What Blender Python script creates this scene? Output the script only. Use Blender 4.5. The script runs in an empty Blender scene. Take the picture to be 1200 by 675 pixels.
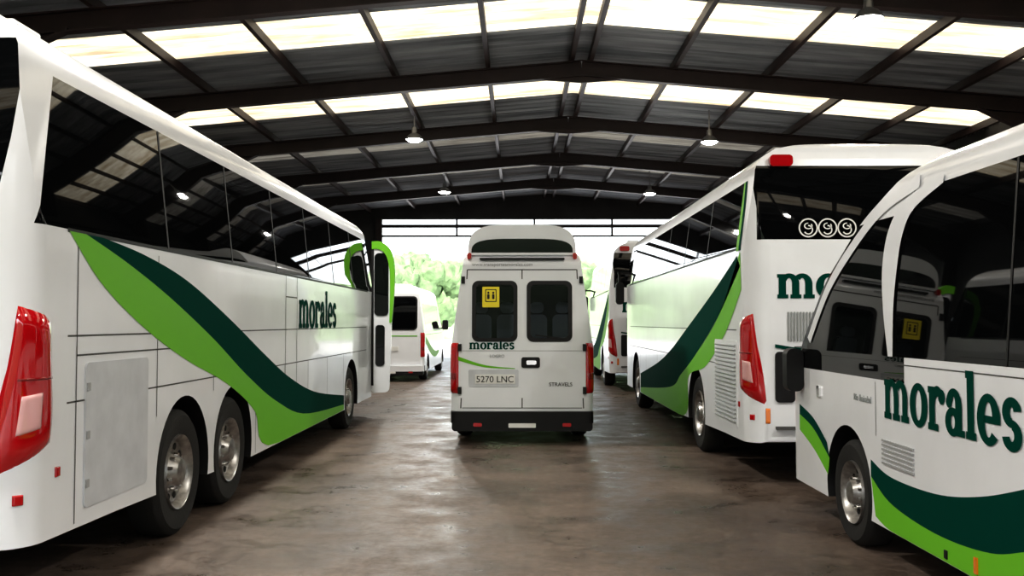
import bpy, bmesh, math, random
from mathutils import Vector, Matrix, noise
random.seed(4)
S=bpy.context.scene
COL=S.collection

# ---------------------------------------------------------------- materials
def nt(name):
    m=bpy.data.materials.new(name); m.use_nodes=True
    return m,m.node_tree,m.node_tree.nodes['Principled BSDF']
def mat(name,col,rough=.5,metal=0,coat=0,emit=None,es=0,var=0,vscale=3,bump=0,bscale=60,spec=None):
    m,t,b=nt(name)
    b.inputs['Base Color'].default_value=(*col,1)
    b.inputs['Roughness'].default_value=rough
    b.inputs['Metallic'].default_value=metal
    b.inputs['Coat Weight'].default_value=coat
    b.inputs['Coat Roughness'].default_value=.05
    if spec is not None: b.inputs['Specular IOR Level'].default_value=spec
    if emit: 
        b.inputs['Emission Color'].default_value=(*emit,1); b.inputs['Emission Strength'].default_value=es
    if var:
        tc=t.nodes.new('ShaderNodeTexCoord'); n=t.nodes.new('ShaderNodeTexNoise'); n.inputs['Scale'].default_value=vscale
        n.inputs['Detail'].default_value=6
        r=t.nodes.new('ShaderNodeValToRGB'); r.color_ramp.elements[0].position=.3; r.color_ramp.elements[1].position=.7
        r.color_ramp.elements[0].color=(*[c*(1-var) for c in col],1); r.color_ramp.elements[1].color=(*[min(1,c*(1+var*.5)) for c in col],1)
        t.links.new(tc.outputs['Object'],n.inputs['Vector']); t.links.new(n.outputs['Fac'],r.inputs['Fac']); t.links.new(r.outputs['Color'],b.inputs['Base Color'])
    if bump:
        n2=t.nodes.new('ShaderNodeTexNoise'); n2.inputs['Scale'].default_value=bscale
        bp=t.nodes.new('ShaderNodeBump'); bp.inputs['Strength'].default_value=bump; bp.inputs['Distance'].default_value=.02
        t.links.new(n2.outputs['Fac'],bp.inputs['Height']); t.links.new(bp.outputs['Normal'],b.inputs['Normal'])
    return m
WHITE=mat('white_paint',(.82,.84,.88),.28,coat=.4,var=.06,vscale=1.5)
GLASS=mat('tinted_glass',(.003,.0035,.004),.02,spec=.40)
BLACK=mat('black_rubber_plastic',(.010,.010,.011),.5,spec=.3)
DKGRN=mat('dark_green_vinyl',(.0,.048,.034),.8,spec=.04)
LIME=mat('lime_green_vinyl',(.16,.50,.03),.5,spec=.15)
TIRE=mat('tyre_rubber',(.012,.012,.012),.8,bump=.2)
RIM=mat('wheel_steel',(.38,.37,.36),.35,metal=.9,var=.35,vscale=20)
HOLESHADE=mat('hole_shade_black',(.004,.004,.004),.9)  # near-black discs paint the shade inside the wheel holes
RED=mat('red_lens',(.42,.004,.008),.06,coat=1)
REDD=mat('red_lens_dark',(.2,.002,.004),.06,coat=1)
CLEAR=mat('clear_lens',(.68,.38,.38),.08,coat=1)
AMBER=mat('amber_lens',(.8,.2,.01),.2,coat=1)
CHROME=mat('chrome',(.75,.75,.75),.12,metal=1)
SEAM=mat('panel_seam',(.09,.09,.09),.6,spec=.1)
GREYV=mat('grey_vent',(.36,.37,.38),.5)
PANEL=mat('service_hatch_paint',(.60,.62,.66),.4,var=.1,vscale=6)
PLATE=mat('plate_white',(.8,.8,.78),.4)
YEL=mat('yellow_sticker',(.85,.7,.02),.5)
GREYT=mat('grey_lettering',(.28,.3,.3),.5)
STEEL=mat('painted_steel_brown',(.028,.015,.013),.5,var=.3,vscale=2)
WALL=mat('dark_cladding',(.045,.043,.042),.8,var=.3,vscale=1)
SEAT=mat('seat_fabric',(.30,.33,.38),.9)
LAMPM=mat('lamp_glow',(1,1,1),.5,emit=(1,.97,.9),es=50)
LAMPB=mat('lamp_body',(.2,.2,.2),.4,metal=.7)
def mat_pane():
    m=bpy.data.materials.new('van_window_pane'); m.use_nodes=True; t=m.node_tree; t.nodes.clear()
    o=t.nodes.new('ShaderNodeOutputMaterial'); tr=t.nodes.new('ShaderNodeBsdfTransparent'); tr.inputs[0].default_value=(.45,.47,.50,1)
    gl=t.nodes.new('ShaderNodeBsdfGlossy'); gl.inputs['Roughness'].default_value=.02; fr=t.nodes.new('ShaderNodeFresnel'); fr.inputs[0].default_value=1.4
    mx=t.nodes.new('ShaderNodeMixShader'); t.links.new(fr.outputs[0],mx.inputs[0]); t.links.new(tr.outputs[0],mx.inputs[1]); t.links.new(gl.outputs[0],mx.inputs[2]); t.links.new(mx.outputs[0],o.inputs[0])
    return m
PANE=mat_pane()

def mat_roof():
    m,t,b=nt('corrugated_roof_sheet')
    tc=t.nodes.new('ShaderNodeTexCoord'); n=t.nodes.new('ShaderNodeTexNoise'); n.inputs['Scale'].default_value=.8; n.inputs['Detail'].default_value=8
    mp=t.nodes.new('ShaderNodeMapping'); mp.inputs['Scale'].default_value=(.4,4,1)
    r=t.nodes.new('ShaderNodeValToRGB'); r.color_ramp.elements[0].position=.3; r.color_ramp.elements[1].position=.75
    r.color_ramp.elements[0].color=(.10,.11,.12,1); r.color_ramp.elements[1].color=(.42,.44,.46,1)
    t.links.new(tc.outputs['Object'],mp.inputs['Vector']);t.links.new(mp.outputs[0],n.inputs['Vector']); t.links.new(n.outputs['Fac'],r.inputs['Fac']); t.links.new(r.outputs['Color'],b.inputs['Base Color'])
    b.inputs['Roughness'].default_value=.6
    return m
ROOF=mat_roof()
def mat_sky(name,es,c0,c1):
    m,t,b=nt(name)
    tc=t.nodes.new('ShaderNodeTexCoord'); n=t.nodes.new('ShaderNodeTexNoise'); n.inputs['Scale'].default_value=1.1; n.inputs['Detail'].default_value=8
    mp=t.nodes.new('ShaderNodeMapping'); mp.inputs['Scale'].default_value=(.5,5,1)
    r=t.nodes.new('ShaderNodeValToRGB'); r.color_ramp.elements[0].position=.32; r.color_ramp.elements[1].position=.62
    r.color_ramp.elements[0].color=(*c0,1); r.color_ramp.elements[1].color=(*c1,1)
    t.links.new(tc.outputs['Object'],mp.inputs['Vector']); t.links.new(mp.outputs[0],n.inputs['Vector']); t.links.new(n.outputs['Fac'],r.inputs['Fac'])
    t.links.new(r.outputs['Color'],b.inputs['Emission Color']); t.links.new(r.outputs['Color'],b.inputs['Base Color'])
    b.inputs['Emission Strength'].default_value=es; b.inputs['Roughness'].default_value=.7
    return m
SKYL=mat_sky('emissive_skylight',1.0,(.52,.42,.27),(1,.93,.76))  # sheet emits light itself, standing in for daylight coming through
SKYD=mat_sky('dim_skylight',.2,(.3,.28,.24),(.6,.58,.52))  # greyer sheet with weaker emission, used in the far bays
def mat_floor():
    m,t,b=nt('oil_stained_concrete')
    N=t.nodes.new; Lk=t.links.new
    tc=N('ShaderNodeTexCoord')
    n1=N('ShaderNodeTexNoise'); n1.inputs['Scale'].default_value=.45; n1.inputs['Detail'].default_value=12; n1.inputs['Roughness'].default_value=.7
    r1=N('ShaderNodeValToRGB'); e=r1.color_ramp.elements; e[0].position=.34; e[1].position=.66
    e[0].color=(.095,.070,.056,1); e[1].color=(.235,.178,.145,1)
    n2=N('ShaderNodeTexNoise'); n2.inputs['Scale'].default_value=1.5; n2.inputs['Detail'].default_value=12; n2.inputs['Roughness'].default_value=.75
    r2=N('ShaderNodeValToRGB'); r2.color_ramp.elements[0].position=.38; r2.color_ramp.elements[1].position=.52
    r2.color_ramp.elements[0].color=(.45,.44,.43,1); r2.color_ramp.elements[1].color=(1,1,1,1)
    mx=N('ShaderNodeMixRGB'); mx.blend_type='MULTIPLY'; mx.inputs[0].default_value=.8
    n3=N('ShaderNodeTexNoise'); n3.inputs['Scale'].default_value=14; n3.inputs['Detail'].default_value=12; n3.inputs['Roughness'].default_value=.8
    r3=N('ShaderNodeValToRGB'); r3.color_ramp.elements[0].position=.35; r3.color_ramp.elements[1].position=.65; r3.color_ramp.elements[0].color=(.42,.42,.42,1); r3.color_ramp.elements[1].color=(1.0,1.0,1.0,1)
    mx2=N('ShaderNodeMixRGB'); mx2.blend_type='MULTIPLY'; mx2.inputs[0].default_value=.9
    for n in (n1,n2,n3): Lk(tc.outputs['Object'],n.inputs['Vector'])
    Lk(n1.outputs['Fac'],r1.inputs[0]); Lk(n2.outputs['Fac'],r2.inputs[0]); Lk(n3.outputs['Fac'],r3.inputs[0])
    Lk(r1.outputs[0],mx.inputs[1]); Lk(r2.outputs[0],mx.inputs[2]); Lk(mx.outputs[0],mx2.inputs[1]); Lk(r3.outputs[0],mx2.inputs[2]); Lk(mx2.outputs[0],b.inputs['Base Color'])
    mr=N('ShaderNodeMapRange'); mr.inputs[1].default_value=.38; mr.inputs[2].default_value=.6; mr.inputs[3].default_value=.25; mr.inputs[4].default_value=.6
    Lk(n2.outputs['Fac'],mr.inputs[0]); Lk(mr.outputs[0],b.inputs['Roughness'])
    b.inputs['Specular IOR Level'].default_value=.45
    bp=N('ShaderNodeBump'); bp.inputs['Strength'].default_value=.4; bp.inputs['Distance'].default_value=.01
    Lk(n3.outputs['Fac'],bp.inputs['Height']); Lk(bp.outputs[0],b.inputs['Normal'])
    return m
FLOOR=mat_floor()
YARD=mat('yard_concrete',(.6,.59,.57),.8,var=.1)
TARMAC=mat('forecourt_tarmac',(.14,.14,.14),.9,var=.2)
HILL=mat('hill_foliage',(.24,.33,.17),.9,var=.5,vscale=.15)
REFL_HILL=mat('dark_reflection_hill',(.05,.08,.035),.9,var=.5,vscale=.2)  # foliage colour darkened for the added hill, so window reflections stay dark
LEAF=mat('tree_foliage',(.13,.21,.09),.9,var=.5,vscale=1.5)
BARK=mat('tree_bark',(.2,.16,.13),.9)

# ---------------------------------------------------------------- mesh helpers
def empty(name,loc=(0,0,0),rz=0):
    e=bpy.data.objects.new(name,None); COL.objects.link(e); e.location=loc; e.rotation_euler=(0,0,rz); e.empty_display_size=.3
    return e
class MB:
    def __init__(s): s.v=[];s.f=[];s.m=[];s.mats=[]
    def mi(s,m):
        if m not in s.mats: s.mats.append(m)
        return s.mats.index(m)
    def add(s,vs,fs,m):
        o=len(s.v); s.v+= [tuple(v) for v in vs]; i=s.mi(m)
        for f in fs: s.f.append(tuple(o+k for k in f)); s.m.append(i)
    def box(s,c,d,m,R=None):
        vs=[Vector((x*d[0]/2,y*d[1]/2,z*d[2]/2)) for x in(-1,1) for y in(-1,1) for z in(-1,1)]
        if R: vs=[R@v for v in vs]
        vs=[v+Vector(c) for v in vs]
        s.add(vs,[(0,1,3,2),(4,6,7,5),(0,4,5,1),(2,3,7,6),(0,2,6,4),(1,5,7,3)],m)
    def prism(s,pts,axis,a,b,m):
        def mk(p,t):
            return {0:(t,p[0],p[1]),1:(p[0],t,p[1]),2:(p[0],p[1],t)}[axis]
        n=len(pts); vs=[mk(p,a) for p in pts]+[mk(p,b) for p in pts]
        fs=[tuple(range(n)),tuple(range(2*n-1,n-1,-1))]+[((i+1)%n,i,n+i,n+(i+1)%n) for i in range(n)]
        s.add(vs,fs,m)
    def lathe(s,c,prof,m,n=36,sgn=1):
        vs=[];fs=[]
        for (x,r) in prof:
            for k in range(n):
                a=2*math.pi*k/n; vs.append((c[0]+sgn*x,c[1]+r*math.cos(a),c[2]+r*math.sin(a)))
        for j in range(len(prof)-1):
            for k in range(n):
                fs.append((j*n+k,j*n+(k+1)%n,(j+1)*n+(k+1)%n,(j+1)*n+k))
        s.add(vs,fs,m)
    def obj(s,name,parent=None,smooth=False,recalc=True,loc=None):
        me=bpy.data.meshes.new(name); me.from_pydata(s.v,[],s.f)
        for m in s.mats: me.materials.append(m)
        for p,i in zip(me.polygons,s.m): p.material_index=i
        if recalc:
            bm=bmesh.new(); bm.from_mesh(me); bmesh.ops.recalc_face_normals(bm,faces=bm.faces); bm.to_mesh(me); bm.free()
        if smooth:
            me.shade_smooth(); me.set_sharp_from_angle(angle=math.radians(32))
        o=bpy.data.objects.new(name,me); COL.objects.link(o)
        if parent: o.parent=parent
        if loc: o.location=loc
        return o
def rrect(cx,cy,w,h,r,n=5):
    P=[]
    for (sx,sy,a0) in ((1,1,0),(-1,1,90),(-1,-1,180),(1,-1,270)):
        for k in range(n+1):
            a=math.radians(a0+90*k/n); P.append((cx+sx*(w/2-r)+r*math.cos(a),cy+sy*(h/2-r)+r*math.sin(a)))
    return P
def round_poly(pts):
    out=[];n=len(pts)
    for i in range(n):
        p=Vector(pts[i][:2]); r=pts[i][2] if len(pts[i])>2 else 0
        if r<=0: out.append(tuple(p)); continue
        a=(Vector(pts[i-1][:2])-p); b=(Vector(pts[(i+1)%n][:2])-p)
        a1=p+a.normalized()*min(r,a.length*.49); b1=p+b.normalized()*min(r,b.length*.49)
        for k in range(7):
            t=k/6; q=a1*(1-t)**2+p*2*t*(1-t)+b1*t*t; out.append(tuple(q))
    return out
def resample(pts,n):
    P=[Vector(p) for p in pts]; out=[]
    for k in range(n):
        u=k/(n-1)*(len(P)-1); i=min(int(u),len(P)-2); t=u-i
        p0=P[max(i-1,0)];p1=P[i];p2=P[i+1];p3=P[min(i+2,len(P)-1)]
        out.append(.5*((2*p1)+(p2-p0)*t+(2*p0-5*p1+4*p2-p3)*t*t+(3*p1-p0-3*p2+p3)*t**3))
    return out

# ---------------------------------------------------------------- lettering (slab serif "morales")
def ring(cx,cy,rx,ry,ix,iy,a0,a1,n=20):
    vs=[];fs=[]
    for k in range(n+1):
        a=math.radians(a0+(a1-a0)*k/n); c,s_=math.cos(a),math.sin(a)
        vs+= [(cx+rx*c,cy+ry*s_),(cx+ix*c,cy+iy*s_)]
    for k in range(n): fs.append((2*k,2*k+1,2*k+3,2*k+2))
    return vs,fs
def rc(x0,y0,x1,y1): return [(x0,y0),(x1,y0),(x1,y1),(x0,y1)],[(0,1,2,3)]
def disc(cx,cy,r): return [(cx+r*math.cos(k*math.pi/6),cy+r*math.sin(k*math.pi/6)) for k in range(12)],[tuple(range(12))]
GL={'m':([rc(0,.85,.2,1),rc(.06,0,.36,1),rc(0,0,.45,.16),ring(.49,.6,.42,.43,.12,.24,0,150),rc(.61,0,.91,.6),rc(.54,0,.99,.16),ring(1.03,.6,.42,.43,.12,.24,0,140),rc(1.15,0,1.45,.6),rc(1.08,0,1.54,.16)],1.62),
'o':([ring(.47,.5,.50,.53,.17,.36,0,360,32)],1.0),
'r':([rc(0,.85,.2,1),rc(.06,0,.36,1),rc(0,0,.52,.16),ring(.5,.6,.35,.43,.13,.19,50,170),disc(.70,.79,.175)],.9),
'a':([rc(.47,0,.77,.66),ring(.4,.66,.37,.37,.07,.19,0,165),disc(.17,.72,.14),ring(.35,.29,.37,.32,.10,.15,0,360,28),rc(.5,0,.9,.15)],.95),
'l':([rc(.06,0,.36,1.45),rc(0,1.29,.3,1.45),rc(0,0,.45,.16)],.52),
'e':([ring(.45,.5,.48,.53,.16,.36,0,318,28),rc(.18,.43,.91,.58)],.98),
's':([ring(.37,.73,.36,.30,.07,.11,10,275),ring(.37,.28,.38,.31,.08,.11,-170,90)],.78)}
def lettering(name,parent,o,u,v,xh,m,text='morales'):
    o=Vector(o);u=Vector(u);v=Vector(v); nrm=u.cross(v); mb=MB(); x=0; k=0
    for ch in text:
        parts,adv=GL[ch]
        for vs,fs in parts:
            k+=1
            mb.add([o+u*(x+a)*xh+v*b*xh+nrm*(.0003*(k%5)) for a,b in vs],fs,m)
        x+=adv
    return mb.obj(name,parent,recalc=False)
def font(name,parent,txt,loc,rot,size,m,ext=.002):
    c=bpy.data.curves.new(name,'FONT'); c.body=txt; c.size=size; c.extrude=ext; c.align_x='CENTER'; c.materials.append(m)
    o=bpy.data.objects.new(name,c); COL.objects.link(o); o.parent=parent; o.location=loc; o.rotation_euler=rot
    return o

# ---------------------------------------------------------------- vehicle body
def apply_mods(o):
    dg=bpy.context.evaluated_depsgraph_get(); dg.update()
    me=bpy.data.meshes.new_from_object(o.evaluated_get(dg)); o.modifiers.clear(); o.data=me
def boolean(o,cut,op):
    m=o.modifiers.new('b','BOOLEAN'); m.operation=op; m.object=cut; m.solver='EXACT'
    try: m.material_mode='TRANSFER'
    except Exception: pass
    bpy.context.view_layer.update(); apply_mods(o)
    bpy.data.objects.remove(cut,do_unlink=True)
class Body:
    def __init__(s,name,parent,L,hw,z0,belt,zt,H,lean,profile,rr,rf,cuts,mfn,arches,R,se=.62,bow=.12,recess=()):
        s.p=parent;s.L=L;s.hw=hw;s.z0=z0;s.belt=belt;s.zt=zt;s.lean=lean;s.rr=rr
        sec=[(hw,z0),(hw,belt),(hw-lean,zt)]
        for k in range(1,11):
            t=k/10*math.pi/2; sec.append(((hw-lean)*max(0,math.cos(t))**se,zt+(H-zt)*math.sin(t)**.85))
        sec[-1]=(0,H)
        full=sec+[(-x,z) for x,z in reversed(sec[:-1])]
        mb=MB(); mb.prism(full,1,-.5,L+.5,WHITE); o=mb.obj(name,None)
        for mm in (GLASS,BLACK,LIME,DKGRN): o.data.materials.append(mm)
        mb=MB(); mb.prism(round_poly(profile),0,-hw-1,hw+1,WHITE); boolean(o,mb.obj('cut'),'INTERSECT')
        pl=[]
        W=hw+.0005 
        for sx,a0 in ((-1,180),(1,270)):
            for k in range(9):
                a=math.radians(a0+90*k/8); pl.append((sx*(W-rr)+rr*math.cos(a),rr+rr*math.sin(a)))
        for k in range(21):
            a=math.pi*k/20; c,sn=math.cos(a),math.sin(a)
            pl.append((W*math.copysign(abs(c)**.45,c),L-rf-bow+(rf+bow)*sn**.7 if sn>0 else L-rf-bow))
        mb=MB(); mb.prism(pl,2,-1,H+1,WHITE); boolean(o,mb.obj('cut'),'INTERSECT')
        bm=bmesh.new(); bm.from_mesh(o.data)
        for cu in cuts:
            if len(cu)==2:
                ax,val=cu; no=[0,0,0]; no[ax]=1; co=[0,0,0]; co[ax]=val
            else: co,no=cu[1],cu[2]
            bmesh.ops.bisect_plane(bm,geom=bm.verts[:]+bm.edges[:]+bm.faces[:],dist=1e-5,plane_co=co,plane_no=no)
        bmesh.ops.recalc_face_normals(bm,faces=bm.faces)
        for f in bm.faces:
            c=f.calc_center_median(); f.material_index=mfn(c,f.normal)
            if f.normal.z<-.7: f.material_index=2
        bm.to_mesh(o.data); bm.free()
        for y in arches:
            for sx in (-1,1):
                mb=MB(); mb.lathe((0,0,0),[(0,0),(0,R+.09),(.75,R+.09),(.75,0)],BLACK,40)
                c=mb.obj('cut'); bm=bmesh.new(); bm.from_mesh(c.data); bmesh.ops.remove_doubles(bm,verts=bm.verts,dist=1e-5); bmesh.ops.recalc_face_normals(bm,faces=bm.faces); bm.to_mesh(c.data); bm.free()
                c.location=(sx*hw-.45 if sx>0 else -hw-.3,y,R+.02)
                boolean(o,c,'DIFFERENCE')
        for (cc,dd) in recess:
            mb=MB(); mb.box(cc,dd,BLACK); boolean(o,mb.obj('cut'),'DIFFERENCE')
        o.data.shade_smooth(); o.data.set_sharp_from_angle(angle=math.radians(28))
        o.parent=parent; s.o=o
    def x(s,z):
        return s.hw if z<=s.belt else s.hw-s.lean*(z-s.belt)/(s.zt-s.belt)
    def strip(s,name,up,lo,m,sides=(1,),off=.004,n=40,rows=5):
        U=resample(up,n);Lw=resample(lo,n)
        for sd in sides:
            mb=MB();vs=[];fs=[]
            for a,b in zip(U,Lw):
                for j in range(rows+1):
                    q=a.lerp(b,j/rows); z=max(q[1],s.z0+.005); vs.append((sd*(s.x(z)+off),q[0],z))
            for i in range(n-1):
                for j in range(rows):
                    k=i*(rows+1)+j; fs.append((k,k+1,k+rows+2,k+rows+1))
            mb.add(vs,fs,m); mb.obj(name,s.p,recalc=False)
    def outline(s,d):
        fl=s.hw-s.rr; al=s.rr*math.pi/2
        if d<fl: return d,0,(0,-1)
        if d<fl+al:
            a=(d-fl)/s.rr; return fl+s.rr*math.sin(a),s.rr-s.rr*math.cos(a),(math.sin(a),-math.cos(a))
        return s.hw,s.rr+d-fl-al,(1,0)
    def wrap(s,name,inner,outer,m,side,off=.02,n=12,rows=14):
        I=resample(inner,rows+1);O=resample(outer,rows+1)
        mb=MB();vs=[];fs=[]
        for j in range(rows+1):
            t=j/rows
            for i in range(n+1):
                q=I[j].lerp(O[j],i/n); x,y,nn=s.outline(q[0])
                ed=min(i/n,1-i/n,t,1-t); o_=off*min(1,ed*9)**.6 if ed>0 else -.004
                vs.append((side*(x+nn[0]*o_),y+nn[1]*o_,q[1]))
        for j in range(rows):
            for i in range(n):
                k=j*(n+1)+i; fs.append((k,k+1,k+n+2,k+n+1))
        mb.add(vs,fs,m); o=mb.obj(name,s.p,recalc=True); o.data.shade_smooth(); return o
    def seams(s,name,lines,sides=(1,),w=.008,m=SEAM):
        mb=MB()
        for sd in sides:
            for (y0,z0,y1,z1) in lines:
                if abs(y1-y0)<1e-6: 
                    za,zb=min(z0,z1),max(z0,z1)
                    mb.add([(sd*(s.x(za)+.003),y0-w/2,za),(sd*(s.x(za)+.003),y0+w/2,za),(sd*(s.x(zb)+.003),y0+w/2,zb),(sd*(s.x(zb)+.003),y0-w/2,zb)],[(0,1,2,3)],m)
                else:
                    mb.add([(sd*(s.x(z0)+.003),y0,z0-w/2),(sd*(s.x(z0)+.003),y1,z1-w/2),(sd*(s.x(z0)+.003),y1,z1+w/2),(sd*(s.x(z0)+.003),y0,z0+w/2)],[(0,1,2,3)],m)
        mb.obj(name,s.p,recalc=False)
def wheel(parent,x,y,R,side,idx,wd=.28):
    k=R/.5
    mb=MB()
    w=wd/2
    mb.lathe((x,y,R),[(-w,.28*k),(-w,.45*k),(-w+.03,.49*k),(-w+.05,.5*k),(w-.05,.5*k),(w-.03,.49*k),(w,.45*k),(w-.005,.36*k),(w-.02,.30*k)],TIRE,48,side)
    mb.lathe((x,y,R),[(w-.02,.30*k),(w+.0,.295*k),(w-.02,.27*k),(w-.07,.25*k),(w-.08,.16*k),(w-.02,.12*k),(w+.01,.10*k),(w+.02,.05*k),(w+.02,0)],RIM,40,side)
    for j in range(10):
        a=2*math.pi*j/10
        cy,cz=y+.205*k*math.cos(a),R+.205*k*math.sin(a)
        mb.lathe((x+side*(w-.073),cy,cz),[(0,.03*k),(.004,.028*k),(.004,0)],HOLESHADE,10,side)
        a+=.3; cy,cz=y+.14*k*math.cos(a),R+.14*k*math.sin(a)
        mb.lathe((x+side*(w-.05),cy,cz),[(0,.016*k),(.035,.014*k),(.035,0)],CHROME,6,side)
    mb.obj('wheel_%d'%idx,parent,smooth=True)

def coach(loc,L,belt,H,arches,fw,livery,rz=0,zt=3.18,z0=.35,hatch=False,slant=False):
    hw=1.275; P=empty('coach',loc,rz); rr=.25
    rl=.12
    prof=[(0,z0+.11,.05),(0,belt),(rl,H,.3),(L-.75,H,.5),(L-.2,belt-.2,.3),(L,1.2,.2),(L,z0,.1),(arches[0]+1.8,z0),(1.2,z0+.09)]
    if slant:
        sl=('p',(0,.14,belt),(0,1,-.36)); sf=lambda c:(c.y-.14)-.36*(c.z-belt)>0
        rg=.06
    else:
        sl=(1,.48); sf=lambda c:c.y>.48; rg=.09
    def mf(c,n):
        if belt<c.z<zt and sf(c) and c.y<L-.1 and abs(n.x)>.5: return 1
        if belt+.06<c.z<zt+.12 and c.y<rg+.1 and abs(c.x)<(1.0 if slant else 1.16): return 1
        if c.y>L-1.4 and 1.35<c.z<zt+.1 and n.y>.3: return 1
        return 0
    allw=arches+[fw]
    B=Body('body',P,L,hw,z0,belt,zt,H,.1,prof,rr,.35,[(2,belt),(2,belt+.06),(2,zt),(2,zt+.12),(2,1.35),sl,(1,L-1.4)],mf,allw,.5)
    i=1
    for y in allw:
        for sd in (-1,1): wheel(P,sd*(hw-.17),y,.5,sd,i); i+=1
    for nm,up,lo,m in livery: B.strip(nm,up,lo,m,(1,-1))
    fl=hw-rr
    for sd in (1,-1):
        B.wrap('tail_lamp',[(1.22,1.80),(1.18,1.5),(1.12,1.2),(1.08,.84)],[(1.43,1.74),(1.46,1.45),(1.485,1.2),(1.46,1.0)],RED,sd,.03)
        B.wrap('tail_lamp_band',[(1.20,1.40),(1.19,1.37)],[(1.455,1.40),(1.46,1.37)],REDD,sd,.036,n=10,rows=3)
        B.wrap('tail_lamp_lens',[(1.23,1.30),(1.20,1.06)],[(1.37,1.32),(1.36,1.10)],CLEAR,sd,.038)
        B.wrap('reflector',[(1.21,.75),(1.21,.69)],[(1.27,.75),(1.27,.69)],RED,sd,.015)
        B.wrap('amber_marker',[(1.05,.82),(1.05,.66)],[(1.10,.82),(1.10,.66)],AMBER,sd,.015)
        B.wrap('side_marker',[(1.54,.86),(1.54,.80)],[(1.59,.86),(1.59,.80)],RED,sd,.015)
    mb=MB()
    for sd in (1,-1):
        mb.prism(rrect(sd*.90,H-.23,.24,.12,.04),1,.04,.16,RED)
    mb.obj('upper_lamps',P,smooth=True)
    ws=[(y,belt,y,zt) for y in [k*1.62+.48 for k in range(1,int((L-1)/1.62)+1)]]
    B.seams('window_joints',ws,(1,-1),.03,BLACK)
    B.seams('belt_moulding',[(.48,belt-.005,L-.9,belt-.005)],(1,-1),.025,BLACK)
    a=allw
    if len(arches)==2: ys=[arches[1]+.72,arches[1]+1.9,arches[1]+3.1,arches[1]+4.3,fw-.7,fw+.7]
    else: ys=[arches[0]+.72,arches[0]+2.1,arches[0]+3.5,arches[0]+4.9,fw-.7,fw+.7]
    lines=[(y,z0+.02,y,1.22) for y in ys]+[(.5,1.62,L-1.0,1.62),(.5,1.22,L-1.,1.22)]
    B.seams('luggage_door_seams',lines,(1,-1),.011)
    mb=MB()
    mb.box((0,-.005,1.15),(.02,.02,1.2),SEAM); mb.box((0,-.004,1.45),(1.6,.012,.01),SEAM)
    for sd in(1,-1):
        for k in range(10): mb.box((sd*.70+(k-5)*.032*1,-.008,1.66),(.012,.02,.3),GREYT)
        mb.prism(rrect(sd*.9,1.14,.2,.52,.04),1,-.02,.01,BLACK)
    mb.box((0,-.03,.62),(2.0,.06,.03),SEAM)
    mb.prism(rrect(0,.8,.52,.12,.02),1,-.02,.0,PLATE)
    mb.obj('rear_panel_details',P)
    mb=MB(); U=resample([(-1.0,1.46),(-.7,1.42),(-.3,1.44),(.2,1.5)],14)
    vs=[];fs=[]
    for q in U: vs+=[(q[0],-.012,q[1]+.018),(q[0],-.012,q[1]-.018)]
    for k in range(13): fs.append((2*k,2*k+1,2*k+3,2*k+2))
    mb.add(vs,fs,DKGRN); mb.obj('rear_stripe',P,recalc=False)
    mb=MB()
    for sd in(1,-1):
        mb.prism(rrect(sd*.62,H+.0,.3,.08,.03),1,.8,1.1,WHITE)
    mb.obj('roof_hatches',P,smooth=True)
    lettering('rear_lettering',P,(-.97,-.006,1.95),(1,0,0),(0,0,1),.25,DKGRN)
    mb=MB()
    for sd in(1,-1):
        mb.prism(rrect(sd*(hw+.12),2.35,.18,.5,.08),1,L-.12,L+.02,BLACK)
        mb.box((sd*(hw+.02),L-.05,2.8),(.28,.05,.05),BLACK); mb.box((sd*(hw+.13),L-.05,2.68),(.05,.05,.25),BLACK)
        mb.prism(rrect(sd*.95,.9,.4,.2,.08),1,L-.25,L+.0,CLEAR)
    mb.obj('mirrors_and_headlamps',P,smooth=True)
    if hatch:
        for sd in (1,-1):
            mb=MB(); mb.prism(rrect(1.22,1.0,.98,.9,.04),0,sd*(hw-.01),sd*(hw+.012),PANEL)
            for z in (.7,1.0,1.3): mb.box((sd*(hw+.014),.76,z),(.012,.04,.05),GREYV)
            mb.obj('engine_hatch',P)
            B.seams('hatch_seams',[(.62,.48,.62,2.2),(.62,1.5,3.0,1.5),(1.9,1.0,1.9,2.2),(3.2,1.1,3.2,1.62)],(sd,),.011)
            B.seams('door_seams',[(5.75,.38,5.75,2.25),(6.3,.38,6.3,2.25),(5.75,2.0,6.3,2.0)],(sd,),.014)
    return P,B

liv1=[('dark_swoosh',[(.96,2.25),(1.68,2.18),(2.55,2.03),(3.69,1.72),(4.87,1.36),(5.98,1.05),(7.38,.78),(9.4,.58)],
 [(.72,2.25),(1.38,2.10),(2.18,1.88),(3.2,1.55),(4.24,1.17),(5.39,.82),(6.8,.55),(9.4,.44)],DKGRN),
 ('lime_swoosh',[(.72,2.25),(1.38,2.10),(2.18,1.88),(3.2,1.55),(4.24,1.17),(5.39,.82),(6.8,.55),(9.4,.44)],
 [(.5,2.25),(.95,1.95),(1.65,1.66),(2.5,1.4),(3.6,1.13),(4.5,.8),(5.2,.36),(9.4,.36)],LIME)]
P,B=coach((-3.975,5.1,0),12.5,2.26,3.6,[2.5,3.82],10.05,liv1,hatch=True,slant=True)
lettering('side_lettering',P,(B.hw+.005,6.4,1.63),(0,1,0),(0,0,1),.35,DKGRN)
lettering('side_lettering_offside',P,(-B.hw-.005,8.6,1.63),(0,-1,0),(0,0,1),.35,DKGRN)
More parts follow.
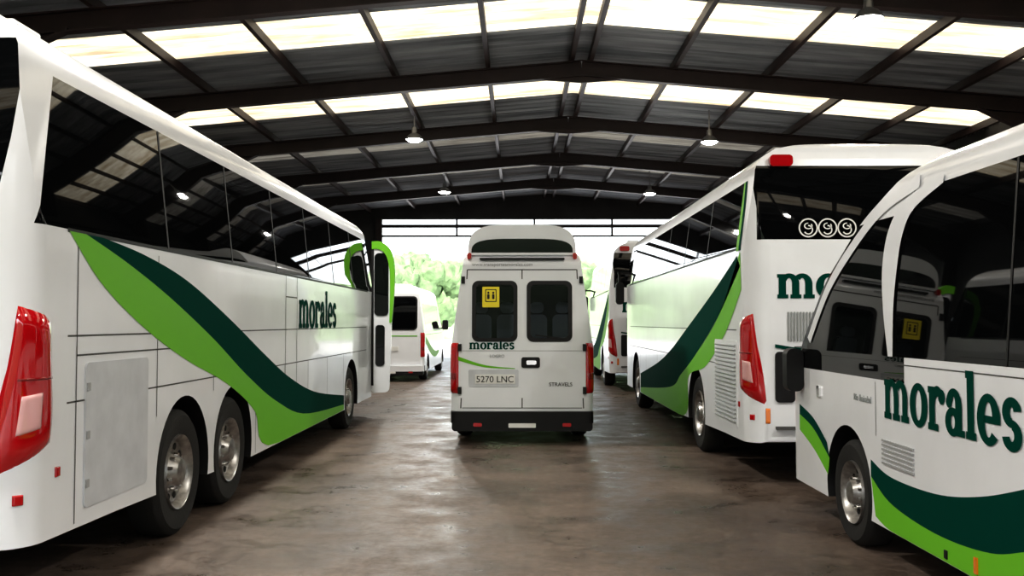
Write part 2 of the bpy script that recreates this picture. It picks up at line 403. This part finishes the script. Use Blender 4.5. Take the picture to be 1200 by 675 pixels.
# opened passenger door leaf
mb=MB()
mb.prism(round_poly([(1.27,.42,.05),(1.6,.42,.1),(1.66,2.3,.3),(1.58,3.1,.3),(1.27,3.16,.05)]),1,12.12,12.16,WHITE)
mb.prism(rrect(1.45,2.40,.26,1.15,.08),1,12.10,12.18,GLASS)
mb.prism(rrect(1.43,1.28,.17,.75,.06),1,12.10,12.18,GLASS)
mb.box((1.29,12.14,1.8),(.04,.08,2.5),BLACK)
e1=resample([(1.27,3.19),(1.45,3.18),(1.62,3.02),(1.69,2.7),(1.68,2.2),(1.64,1.7)],24); e2=resample([(1.27,3.05),(1.42,3.04),(1.54,2.92),(1.60,2.65),(1.61,2.2),(1.60,1.7)],24)
mb.prism([tuple(q) for q in e1]+[tuple(q) for q in reversed(e2)],1,12.09,12.19,LIME)
mb.obj('open_door_leaf',P)

liv2=[('dark_swoosh',[(.45,2.42),(1.74,2.06),(3.5,1.62),(4.9,1.28),(6.3,1.02),(8.55,.72)],
 [(.3,2.3),(1.4,1.78),(2.84,1.28),(4.0,.95),(5.0,.7),(8.55,.45)],DKGRN),
 ('lime_swoosh',[(.3,2.46),(1.4,1.78),(2.84,1.28),(4.0,.95),(5.0,.7),(8.55,.45)],
 [(.26,2.05),(1.05,1.58),(2.2,1.15),(3.4,.95),(3.9,.36),(8.55,.36)],LIME),
 ('dark_pillar',[(.27,2.47),(.28,2.75),(.30,3.0),(.34,3.22)],[(.37,2.47),(.37,2.75),(.39,3.0),(.43,3.22)],DKGRN),
 ('lime_pillar',[(.37,2.47),(.37,2.75),(.39,3.0),(.43,3.22)],[(.48,2.47),(.48,2.75),(.48,3.0),(.48,3.22)],LIME)]
P,B=coach((3.635,9.7,0),11.2,2.5,3.62,[2.85],9.25,liv2,zt=3.22)
for sd in (-1,1):
    mb=MB(); mb.prism(rrect(1.05,1.03,1.15,.95,.04),0,sd*(B.hw-.01),sd*(B.hw+.006),WHITE)
    for k in range(19): mb.box((sd*(B.hw+.012),1.05,.62+k*.046),(.02,1.02,.016),GREYT,Matrix.Rotation(.5,3,'Y'))
    mb.obj('exhaust_grille',P)
mb=MB()
for k in range(3):
    vs,fs=ring(0,0,.10,.10,.085,.085,0,360,28)
    mb.add([(-.64+k*.2+a,.006,2.68+b) for a,b in vs],fs,PLATE)
    vs,fs=ring(0,.02,.045,.035,.032,.024,90,400,16)
    mb.add([(-.64+k*.2+a,.006,2.68+b) for a,b in vs],fs,PLATE)
    vs,fs=ring(0,-.02,.05,.05,.037,.037,-150,90,16)
    mb.add([(-.64+k*.2+a,.006,2.68+b) for a,b in vs],fs,PLATE)
mb.obj('emblem_decal',P,recalc=False)
coach((3.50,23,0),9.5,2.5,3.75,[2.6],7.4,liv2[:2],rz=math.radians(-1.2),zt=3.3)

# ---------------------------------------------------------------- midi bus (right foreground)
def midibus():
    P=empty('midibus',(3.68,1.0,0)); L=7.85;hw=1.15;z0=.28;belt=1.47;zt=2.62
    prof=[(0,z0,.08),(0,1.4,.1),(.15,2.86,.25),(4.4,2.88,.3),(5.3,2.74,.2),(6.15,2.46,.2),(6.9,2.04,.2),(7.42,1.53,.2),(7.72,1.05,.15),(7.85,.75,.1),(7.82,z0,.12)]
    def mf(c,n):
        if belt<c.z<2.57 and .5<c.y<5.2 and abs(n.x)>.8: return 1
        if 1.3<c.z<2.44 and c.y>5.2 and n.z<.9: return 1
        if c.y<.3 and 1.6<c.z<2.4 and abs(c.x)<1: return 1
        return 0
    B=Body('body',P,L,hw,z0,belt,zt,2.88,.09,prof,.18,.2,[(2,belt),(2,1.3),(2,2.57),(2,2.44),(1,.5),(1,5.2),(2,1.6),(2,2.4)],mf,[1.6,6.28],.4,bow=.06)
    i=1
    for y in (1.6,6.28):
        for sd in(-1,1): wheel(P,sd*(hw-.14),y,.4,sd,i,.24); i+=1
    both=(1,-1)
    B.strip('dark_swoosh',[(5.8,.72),(5.44,.65),(4.77,.66),(4.23,.74),(3.7,.88),(2.9,1.13),(2.2,1.3)],[(5.8,.60),(5.44,.47),(4.77,.42),(4.13,.46),(3.7,.57),(2.9,.82),(2.2,1.05)],DKGRN,both)
    B.strip('lime_swoosh',[(5.8,.60),(5.44,.47),(4.77,.42),(4.13,.46),(3.7,.57),(2.9,.82),(2.2,1.05)],[(5.72,.33),(5.44,.285),(4.77,.285),(4.13,.285),(3.7,.285),(2.9,.285),(2.2,.285)],LIME,both)
    B.strip('front_dark_stripe',[(7.5,.97),(7.1,.88),(6.76,.72)],[(7.5,.88),(7.1,.79),(6.70,.60)],DKGRN,both)
    B.strip('front_lime_stripe',[(7.5,.88),(7.1,.79),(6.70,.60)],[(7.5,.74),(7.1,.62),(6.74,.46)],LIME,both)
    B.strip('arched_pillar',[(4.75,2.62),(5.3,2.53),(5.56,2.36),(5.64,2.1),(5.58,1.8),(5.44,1.47)],[(4.75,2.56),(5.16,2.45),(5.32,2.3),(5.38,2.08),(5.40,1.8),(5.36,1.47)],WHITE,both,off=.012)
    B.strip('quarter_glass_rim',[(5.1,2.68),(5.7,2.56),(6.25,2.35),(6.82,2.02),(7.25,1.57)],[(5.1,2.58),(5.68,2.48),(6.18,2.28),(6.75,1.95),(7.17,1.52)],WHITE,both,off=.01)
    B.seams('window_joints',[(3.9,belt,3.9,2.57),(2.2,belt,2.2,2.57)],both,.02,BLACK)
    B.seams('body_seams',[(5.7,.9,5.7,1.28),(.5,1.42,5.3,1.42)],both,.007)
    lettering('side_lettering',P,(-hw-.005,5.53,1.045),(0,-1,0),(0,0,1),.265,DKGRN)
    lettering('side_lettering_offside',P,(hw+.005,3.7,1.045),(0,1,0),(0,0,1),.265,DKGRN)
    font('small_script',P,'Río Ibaizabal',(-hw-.004,5.95,1.12),(math.radians(90),0,math.radians(-90)),.07,GREYT)
    mb=MB()
    for sd in both:
        for k in range(6): mb.box((sd*(hw+.004),5.32,.73+k*.031),(.014,.52,.014),GREYV)
        mb.box((sd*(hw+.002),4.62,.33),(.02,.035,.05),BLACK); mb.box((sd*(hw+.006),4.25,.36),(.02,.03,.09),AMBER)
        mb.prism(rrect(6.95,1.12,.07,.1,.015),0,sd*hw,sd*(hw+.015),CHROME)
    mb.obj('side_vents',P)
    mb=MB()
    for sd in both:
        mb.prism(rrect(sd*(hw+.08),1.28,.15,.38,.06),1,7.36,7.50,BLACK)
        mb.box((sd*(hw+.0),7.42,1.42),(.2,.04,.04),BLACK)
        mb.prism(rrect(sd*.85,.85,.35,.22,.08),1,7.5,7.78,CLEAR)
    mb.obj('mirrors_and_headlamps',P,smooth=True)
    mb=MB()
    mb.prism(rrect(0,2.9,1.3,.16,.07),1,1.2,2.4,WHITE)
    mb.obj('roof_unit',P,smooth=True)
    for sd in both: B.wrap('tail_lamp',[(hw-.16,1.3),(hw-.16,.8)],[(hw+.02,1.3),(hw+.02,.8)],RED,sd,.02)
midibus()

# ---------------------------------------------------------------- vans
def van(name,loc,L,variant):
    P=empty(name,loc); hw=1.0;z0=.3;belt=1.35;zt=2.5;H=2.84
    prof=[(0,z0,.05),(0,1.5),(.06,2.55),(.22,H,.2),(L-2.0,H,.4),(L-1.15,1.55,.15),(L-.12,1.1,.3),(L,.7,.1),(L,z0,.1)]
    def mf(c,n):
        if c.z<.46 and n.z<.5: return 2 if c.y<.3 else 0
        if 1.5<c.z<2.25 and .5<c.y<L-1.9 and abs(n.x)>.8: return 1
        if 1.5<c.z<2.4 and c.y>L-1.9 and n.y>.3: return 1
        return 0
    rec=[((sd*.385,.45,1.86),(.54,1.0,.76)) for sd in (1,-1)] if variant==0 else []
    if rec: rec.append(((0,.65,1.80),(1.5,.9,.9)))
    B=Body('body',P,L,hw,z0,belt,zt,H,.16,prof,.14,.3,[(2,.46),(2,1.5),(2,2.25),(2,2.4),(1,.5),(1,.3),(1,L-1.9)],mf,[1.15,L-1.1],.34,bow=.1,recess=rec)
    i=1
    for y in(1.15,L-1.1):
        for sd in(-1,1): wheel(P,sd*(hw-.14),y,.34,sd,i,.23); i+=1
    fl=hw-.14
    for sd in(1,-1):
        B.wrap('tail_lamp',[(fl+.03,1.42),(fl+.03,1.06),(fl+.03,.70)],[(fl+.2,1.42),(fl+.2,1.06),(fl+.2,.70)],RED,sd,.02)
        B.wrap('tail_lamp_lens',[(fl+.05,1.0),(fl+.05,.9)],[(fl+.18,1.0),(fl+.18,.9)],REDD,sd,.026)
    def ry(z): return 0 if z<1.5 else .06*(z-1.5)/1.05
    mb=MB()
    def rear(pts,m,t=.012):
        n=len(pts); vs=[(x,ry(z)-t,z) for x,z in pts]+[(x,ry(z)+.01,z) for x,z in pts]
        mb.add(vs,[tuple(range(n)),tuple(range(2*n-1,n-1,-1))]+[((k+1)%n,k,n+k,n+(k+1)%n) for k in range(n)],m)
    if variant==0:
        for sd in(1,-1):
            o_=rrect(sd*.385,1.86,.64,.86,.09); i_=rrect(sd*.385,1.86,.53,.75,.07); n=len(o_)
            vs=[(x,ry(z)-.012,z) for x,z in o_]+[(x,ry(z)-.012,z) for x,z in i_]
            mb.add(vs,[(k,(k+1)%n,n+(k+1)%n,n+k) for k in range(n)],BLACK)
            mb.add([(x,ry(z)-.009,z) for x,z in rrect(sd*.385,1.86,.56,.78,.07)],[tuple(range(n))],PANE)
            for xx in (sd*.22,sd*.60):
                mb.prism(rrect(xx,1.62,.30,.40,.08),1,.62,.74,SEAT); mb.prism(rrect(xx,1.92,.20,.16,.06),1,.64,.72,SEAT)
        for x in (-.86,0.0,.86):
            rear([(x-.008,.5),(x+.008,.5),(x*.9+.008,2.45),(x*.9-.008,2.45)],SEAM,.004)
        rear([(-.77,2.44),(.77,2.44),(.77,2.455),(-.77,2.455)],SEAM,.004)
        rear([(-.84,1.30),(.84,1.30),(.84,1.308),(-.84,1.308)],GREYV,.003)
        rear([(-.84,.50),(.84,.50),(.84,.51),(-.84,.51)],SEAM,.004)
        rear(rrect(-.40,.92,.70,.24,.02),PANEL,.010); rear(rrect(-.38,.91,.56,.13,.01),PLATE,.018)
        rear(rrect(.12,1.14,.26,.15,.03),BLACK,.02); rear(rrect(.13,1.14,.14,.06,.02),CHROME,.03)
        for sd in(1,-1):
            for z in(.75,1.35,2.3): mb.box((sd*.875*(1 if z<2 else .95),ry(z)-.02,z),(.05,.04,.10),BLACK)
        rear(rrect(-.44,2.06,.24,.29,.01),YEL,.018)
        rear(rrect(-.44,2.08,.16,.18,.01),BLACK,.020)
        rear(rrect(-.44,2.08,.135,.155,.01),YEL,.021)
        for dx in (-.035,.035):
            rear(rrect(-.44+dx,2.12,.03,.03,.012),BLACK,.022); rear(rrect(-.44+dx,2.065,.035,.07,.01),BLACK,.022)
        mb.box((.385,ry(1.5)-.02,1.50),(.4,.015,.018),BLACK,Matrix.Rotation(.12,3,'Y'))
        def arch(w,zb,h,e=.5,n=24):
            return [(w*math.copysign(abs(math.cos(math.pi*k/n))**e,math.cos(math.pi*k/n)),zb+h*math.sin(math.pi*k/n)**.6) for k in range(n+1)]
        mb.prism([( .77,2.55)]+arch(.77,2.66,.44)+[(-.77,2.55)],1,.14,4.6,WHITE)
        mb.prism([( .72,2.66)]+arch(.72,2.68,.21)+[(-.72,2.66)],1,.10,.30,GLASS)
        mb.prism([(.74,2.655),(.74,2.69),(-.74,2.69),(-.74,2.655)],1,.07,.2,WHITE)
        mb.prism(rrect(0,2.60,1.2,.03,.012),1,.02,.2,BLACK)
        for sd in(1,-1): mb.prism(rrect(sd*.745,2.64,.06,.09,.025),1,.03,.16,RED)
    else:
        rear(rrect(0,1.97,1.6,.98,.12),BLACK,.008); rear(rrect(0,1.97,1.52,.9,.1),GLASS,.014)
        rear(rrect(0,.95,.52,.12,.01),PLATE,.018); rear([(-.8,1.3),(.8,1.3),(.8,1.33),(-.8,1.33)],LIME,.005)
    mb.obj('rear_door_fittings',P,smooth=True)
    mb=MB(); mb.prism(round_poly([(-hw,.02,.0),(-hw+.02,-.09,.06),(hw-.02,-.09,.06),(hw,.02,0)]),2,.30,.46,BLACK if variant==0 else WHITE)
    mb.prism(rrect(0,.27,.38,.06,.01),1,-.10,-.085,PLATE)
    for sd in(1,-1): mb.prism(rrect(sd*.62,.28,.12,.05,.015),1,-.102,-.085,RED)
    mb.prism(rrect(0,.26,1.96,.14,.05),1,-.085,.05,BLACK)
    mb.obj('rear_bumper',P,smooth=True)
    mb=MB()
    for sd in(1,-1):
        mb.prism(rrect(sd*(hw+.14),1.62,.2,.34,.06),1,L-1.6,L-1.45,BLACK); mb.box((sd*(hw+.02),L-1.52,1.5),(.2,.06,.05),BLACK)
        mb.prism(rrect(sd*.8,.95,.25,.3,.06),1,L-.3,L+.0,CLEAR)
    mb.obj('mirrors_and_headlamps',P,smooth=True)
    B.seams('side_seams',[(2.0,.4,2.0,2.4),(3.3,.4,3.3,2.4),(.4,1.35,L-1.5,1.35)],(1,-1),.012)
    if variant==0:
        lettering('rear_lettering',P,(-.74,-.008,1.325),(1,0,0),(0,0,1),.094,DKGRN)
        font('web_address',P,'www.transportesmorales.com',(-.28,ry(2.5)-.01,2.50),(math.radians(90),0,0),.07,GREYV)
        font('model_badge',P,'STRAVELS',(.54,-.01,.81),(math.radians(90),0,0),.075,BLACK)
        font('plate_number',P,'5270 LNC',(-.38,-.02,.865),(math.radians(90),0,0),.125,BLACK)
        font('small_lettering',P,'LOGRO',(-.35,-.01,1.21),(math.radians(90),0,0),.06,GREYT)
        mb=MB(); U=resample([(-.98,1.26),(-.8,1.19),(-.5,1.1),(-.1,1.06)],16); Lo=resample([(-.98,1.20),(-.8,1.14),(-.5,1.07),(-.1,1.05)],16)
        vs=[];fs=[]
        for a,b in zip(U,Lo):
            x=a[0]; y=0 if x>-fl else .14-math.sqrt(max(0,.14**2-(abs(x)-fl)**2)); vs+=[(x,y-.006,a[1]),(x,y-.006,b[1])]
        for k in range(15): fs.append((2*k,2*k+1,2*k+3,2*k+2))
        mb.add(vs,fs,LIME); mb.obj('rear_swoosh',P,recalc=False)
    B.strip('side_swoosh',[(.4,1.3),(2,1.0),(3.5,.8),(5,.8)],[(.4,1.1),(2,.75),(3.5,.6),(5,.7)],LIME,(1,-1))
    return P
van('passenger_van',(.045,13.2,0),6.9,0)
van('minibus',(-3.72,27,0),7.5,1)

# ---------------------------------------------------------------- building
XL,XR,RX=-9.8,12.7,1.45; RZ=7.98; SL=.086
Y0,Y1=-10.0,45.3
def rz_(x): return RZ-SL*abs(x-RX)
mb=MB(); mb.box(((XL+XR)/2,(Y0+Y1)/2,-.1),(XR-XL,Y1-Y0,.2),FLOOR); mb.obj('floor')
bays=[21.5+5.85*k for k in range(-5,5)]
skys=[(b+2.0,b+3.85) for b in bays if b+3.9<Y1]  # rows out of view overhead and behind are added for lighting and reflections
def insky(y):
    for k,(a,b) in enumerate(skys):
        if a<=y<=b: return k+1
    return 0
def roofside(sg,name):
    mb=MB(); n=int((Y1-Y0)/.028); vs=[]
    xe=(XL-.3) if sg<0 else (XR+.3)
    xs=[RX,RX+(xe-RX)*.97,xe]
    for i in range(n+1):
        y=Y0+(Y1-Y0)*i/n; dz=.035*math.sin(2*math.pi*y/.24)
        for x in xs: vs.append((x,y,rz_(x)+dz))
    F={}
    for i in range(n):
        k=insky(Y0+(Y1-Y0)*(i+.5)/n)
        for j in range(2):
            m=ROOF
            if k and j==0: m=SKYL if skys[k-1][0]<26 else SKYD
            F.setdefault(m.name,(m,[]))[1].append((i*3+j,i*3+j+1,i*3+j+4,i*3+j+3))
    first=True
    for m,fs in F.values():
        if first: mb.add(vs,fs,m); first=False
        else:
            idx=mb.mi(m)
            for f in fs: mb.f.append(f); mb.m.append(idx)
    o=mb.obj(name,None,recalc=False); o.data.shade_smooth()
roofside(-1,'ceiling_left_slope'); roofside(1,'ceiling_right_slope')
mb=MB()
px=[RX-.22,RX+.22]+[RX-2.16*k for k in range(1,6)]+[RX+2.16*k for k in range(1,6)]
for x in px: mb.box((x,(Y0+Y1)/2,rz_(x)-.14),(.10,Y1-Y0,.18),STEEL)
mb.obj('purlins')
def frame(y):
    mb=MB()
    for sg,xe in((-1,XL),(1,XR)):
        ln=abs(xe-RX); ang=math.atan(SL)*(1 if sg<0 else -1); R=Matrix.Rotation(-ang,3,'Y')
        cx=(xe+RX)/2; cz=RZ-SL*ln/2-.42
        le=ln/math.cos(ang)
        mb.box((cx,y,cz),(le,.02,.34),STEEL,R)
        for dz in(-.17,.17): mb.box((cx,y,cz+dz),(le,.2,.025),STEEL,R)
        mb.box((xe-sg*.2,y,3.3),(.36,.02,6.6),STEEL); 
        for dx in(-.18,.18): mb.box((xe-sg*.2+dx,y,3.3),(.025,.2,6.6),STEEL)
        ze=rz_(xe)-.55
        mb.prism([(xe-sg*.3,ze),(xe-sg*.3,ze-.75),(xe-sg*2.2,ze+.17)],1,y-.02,y+.02,STEEL)
        mb.prism([(xe-sg*.3,ze-.75),(xe-sg*2.2,ze+.17),(xe-sg*2.2,ze+.2),(xe-sg*.3,ze-.7)],1,y-.1,y+.1,STEEL)
    mb.prism([(RX-1.2,rz_(RX-1.2)-.56),(RX,RZ-.75),(RX+1.2,rz_(RX+1.2)-.56),(RX,RZ-.55)],1,y-.03,y+.03,STEEL)
    mb.obj('steel_portal_frame')
for b in bays:
    if b<Y1-.5 and b>Y0: frame(b)
def wall_side(name,x,sg):
    mb=MB(); mb.box((x+sg*.1,(Y0+Y1)/2,3.5),(.15,Y1-Y0,7.0),WALL)
    mb.obj(name)
wall_side('wall_left',XL,-1); wall_side('wall_right',XR,1)
mb=MB()
OT=6.7
for a,b in ((XL,-6.7),(8.2,XR)): mb.box(((a+b)/2,Y1+.1,3.4),(b-a,.2,6.8),WALL)
mb.prism([(XL-.2,OT),(XR+.2,OT),(XR+.2,rz_(XR)),(RX,RZ+.05),(XL-.2,rz_(XL))],1,Y1,Y1+.2,WALL)
mb.obj('wall_back')
mb=MB()
mb.box((.75,Y1-.05,6.36),(15.2,.15,.16),STEEL); mb.box((.75,Y1-.05,5.88),(15.2,.15,.10),STEEL)
for x in(-6.75,8.3): mb.box((x,Y1-.1,3.35),(.3,.3,6.7),STEEL)
for x in(-3,.75,4.5): mb.box((x,Y1-.05,6.3),(.1,.1,.8),STEEL)
mb.obj('door_frame')
mb=MB(); mb.prism([(XL-.2,6.2),(XR+.2,6.2),(XR+.2,rz_(XR)),(RX,RZ+.05),(XL-.2,rz_(XL))],1,Y0-.2,Y0,WALL); mb.obj('wall_front')

def lamp(x,y,z,p):
    P=empty('high_bay_lamp',(x,y,z)); 
    me=MB()
    def lat(prof,m):
        n=24;vs=[];fs=[]
        for (h,r) in prof:
            for k in range(n):
                a=2*math.pi*k/n; vs.append((r*math.cos(a),r*math.sin(a),h))
        for j in range(len(prof)-1):
            for k in range(n): fs.append((j*n+k,j*n+(k+1)%n,(j+1)*n+(k+1)%n,(j+1)*n+k))
        me.add(vs,fs,m)
    lat([(0,.23),(.02,.24),(.14,.15),(.18,.08),(.34,.07),(.36,0)],LAMPB); lat([(-.0,.225),(-.05,.15),(-.06,0)],LAMPM)
    top=rz_(x)-.03-z; me.box((0,0,(.35+top)/2),(.03,.03,top-.35),LAMPB)
    me.obj('housing',P,smooth=True)
    l=bpy.data.lights.new('bulb','AREA'); l.shape='DISK'; l.size=.4; l.energy=p; l.color=(1,.96,.88)
    lo=bpy.data.objects.new('bulb',l); COL.objects.link(lo); lo.parent=P; lo.location=(0,0,-.08)
for (x,y,z) in ((-2.87,25.6,6.72),(5.3,26,6.72),(5.6,14.9,6.55),(-2.87,13.6,6.72),(-2.87,36,6.72),(5.1,36.5,6.72),(-2.87,4,6.72),(5.6,5,6.72),(-2.87,-5,6.72),(5.6,-5,6.72)):
    lamp(x,y,z,210)

# ---------------------------------------------------------------- outside
mb=MB(); mb.box((0,Y1+75.2,-.12),(260,150,.2),YARD); mb.obj('ground_yard')
mb=MB(); mb.box((0,Y0-30.2,-.12),(160,60,.2),TARMAC); mb.obj('ground_forecourt')
def hill(name,ya,yb,hh,m):
    me=bpy.data.meshes.new(name); bm=bmesh.new(); nx,ny=60,24; g=[]
    for j in range(ny+1):
        row=[]
        for i in range(nx+1):
            x=-130+260*i/nx; y=ya+(yb-ya)*j/ny; h=min(1,j/ny*1.3)*(hh+hh*.35*math.sin(x*.03+1.2))+1.8*noise.noise(Vector((x*.12,y*.12,0)))+1.2*noise.noise(Vector((x*.5,y*.5,3)))
            row.append(bm.verts.new((x,y,max(h,-.5) if j else -.5)))
        g.append(row)
    for j in range(ny):
        for i in range(nx): bm.faces.new((g[j][i],g[j][i+1],g[j+1][i+1],g[j+1][i]))
    bm.to_mesh(me); bm.free(); me.materials.append(m); me.shade_smooth()
    o=bpy.data.objects.new(name,me); COL.objects.link(o)
hill('hillside',95,205,11,HILL); hill('hillside',-38,-80,16,REFL_HILL)  # second hill is unseen, added to darken reflections in the van windows
def tree(x,y,s):
    P=empty('tree',(x,y,-.02)); mb=MB()
    mb.prism([(.18*s*math.cos(k),.18*s*math.sin(k)) for k in [i*math.pi/4 for i in range(8)]],2,0,2.2*s,BARK); mb.obj('trunk',P)
    bm=bmesh.new()
    for k in range(12):
        M=Matrix.Translation((random.uniform(-1.2,1.2)*s,random.uniform(-1,1)*s,random.uniform(2,4.6)*s))@Matrix.Scale(random.uniform(.7,1.3)*s,4)
        bmesh.ops.create_icosphere(bm,subdivisions=3,radius=1,matrix=M)
    for v in bm.verts: v.co+=v.co.normalized()*(noise.noise(v.co*1.7)*.55+noise.noise(v.co*4)*.25)*s
    me=bpy.data.meshes.new('crown'); bm.to_mesh(me); bm.free(); me.materials.append(LEAF)
    o=bpy.data.objects.new('crown',me); COL.objects.link(o); o.parent=P
for (x,y,s) in ((-14,78,1.1),(-9.6,82,1.2),(-7,84,1.3),(12,85,1.2),(17,80,1),(7,88,1.3),(-20,84,1.2),(9.5,84,1.1),(-11.5,90,1.5)): tree(x,y,s)

# ---------------------------------------------------------------- light
w=bpy.data.worlds.new('sky'); S.world=w; w.use_nodes=True; t=w.node_tree
bg=t.nodes['Background']; sk=t.nodes.new('ShaderNodeTexSky'); sk.sky_type='NISHITA'; sk.sun_disc=False; sk.sun_elevation=math.radians(48); sk.sun_rotation=math.radians(200)
sk.dust_density=3; sk.air_density=1
hs=t.nodes.new('ShaderNodeHueSaturation'); hs.inputs['Saturation'].default_value=.35; hs.inputs['Value'].default_value=1
t.links.new(sk.outputs[0],hs.inputs['Color']); t.links.new(hs.outputs[0],bg.inputs[0]); bg.inputs[1].default_value=.7
l=bpy.data.lights.new('sun','SUN'); l.energy=4; l.angle=.02; l.color=(1,.96,.9)
so=bpy.data.objects.new('sun',l); COL.objects.link(so); so.rotation_euler=(math.radians(40),0,math.radians(-25)); so.location=(0,60,30)

# ---------------------------------------------------------------- camera
c=bpy.data.cameras.new('camera'); co=bpy.data.objects.new('camera',c); COL.objects.link(co)
c.sensor_width=36; c.lens=36*1100/1200; c.clip_end=600
co.location=(0,0,1.7); co.rotation_euler=(math.radians(90+2.11),0,math.radians(.42))
S.camera=co
S.view_settings.view_transform='Standard'
try: S.view_settings.look='Medium High Contrast'
except Exception as e: print('look',e)
S.view_settings.exposure=0.4
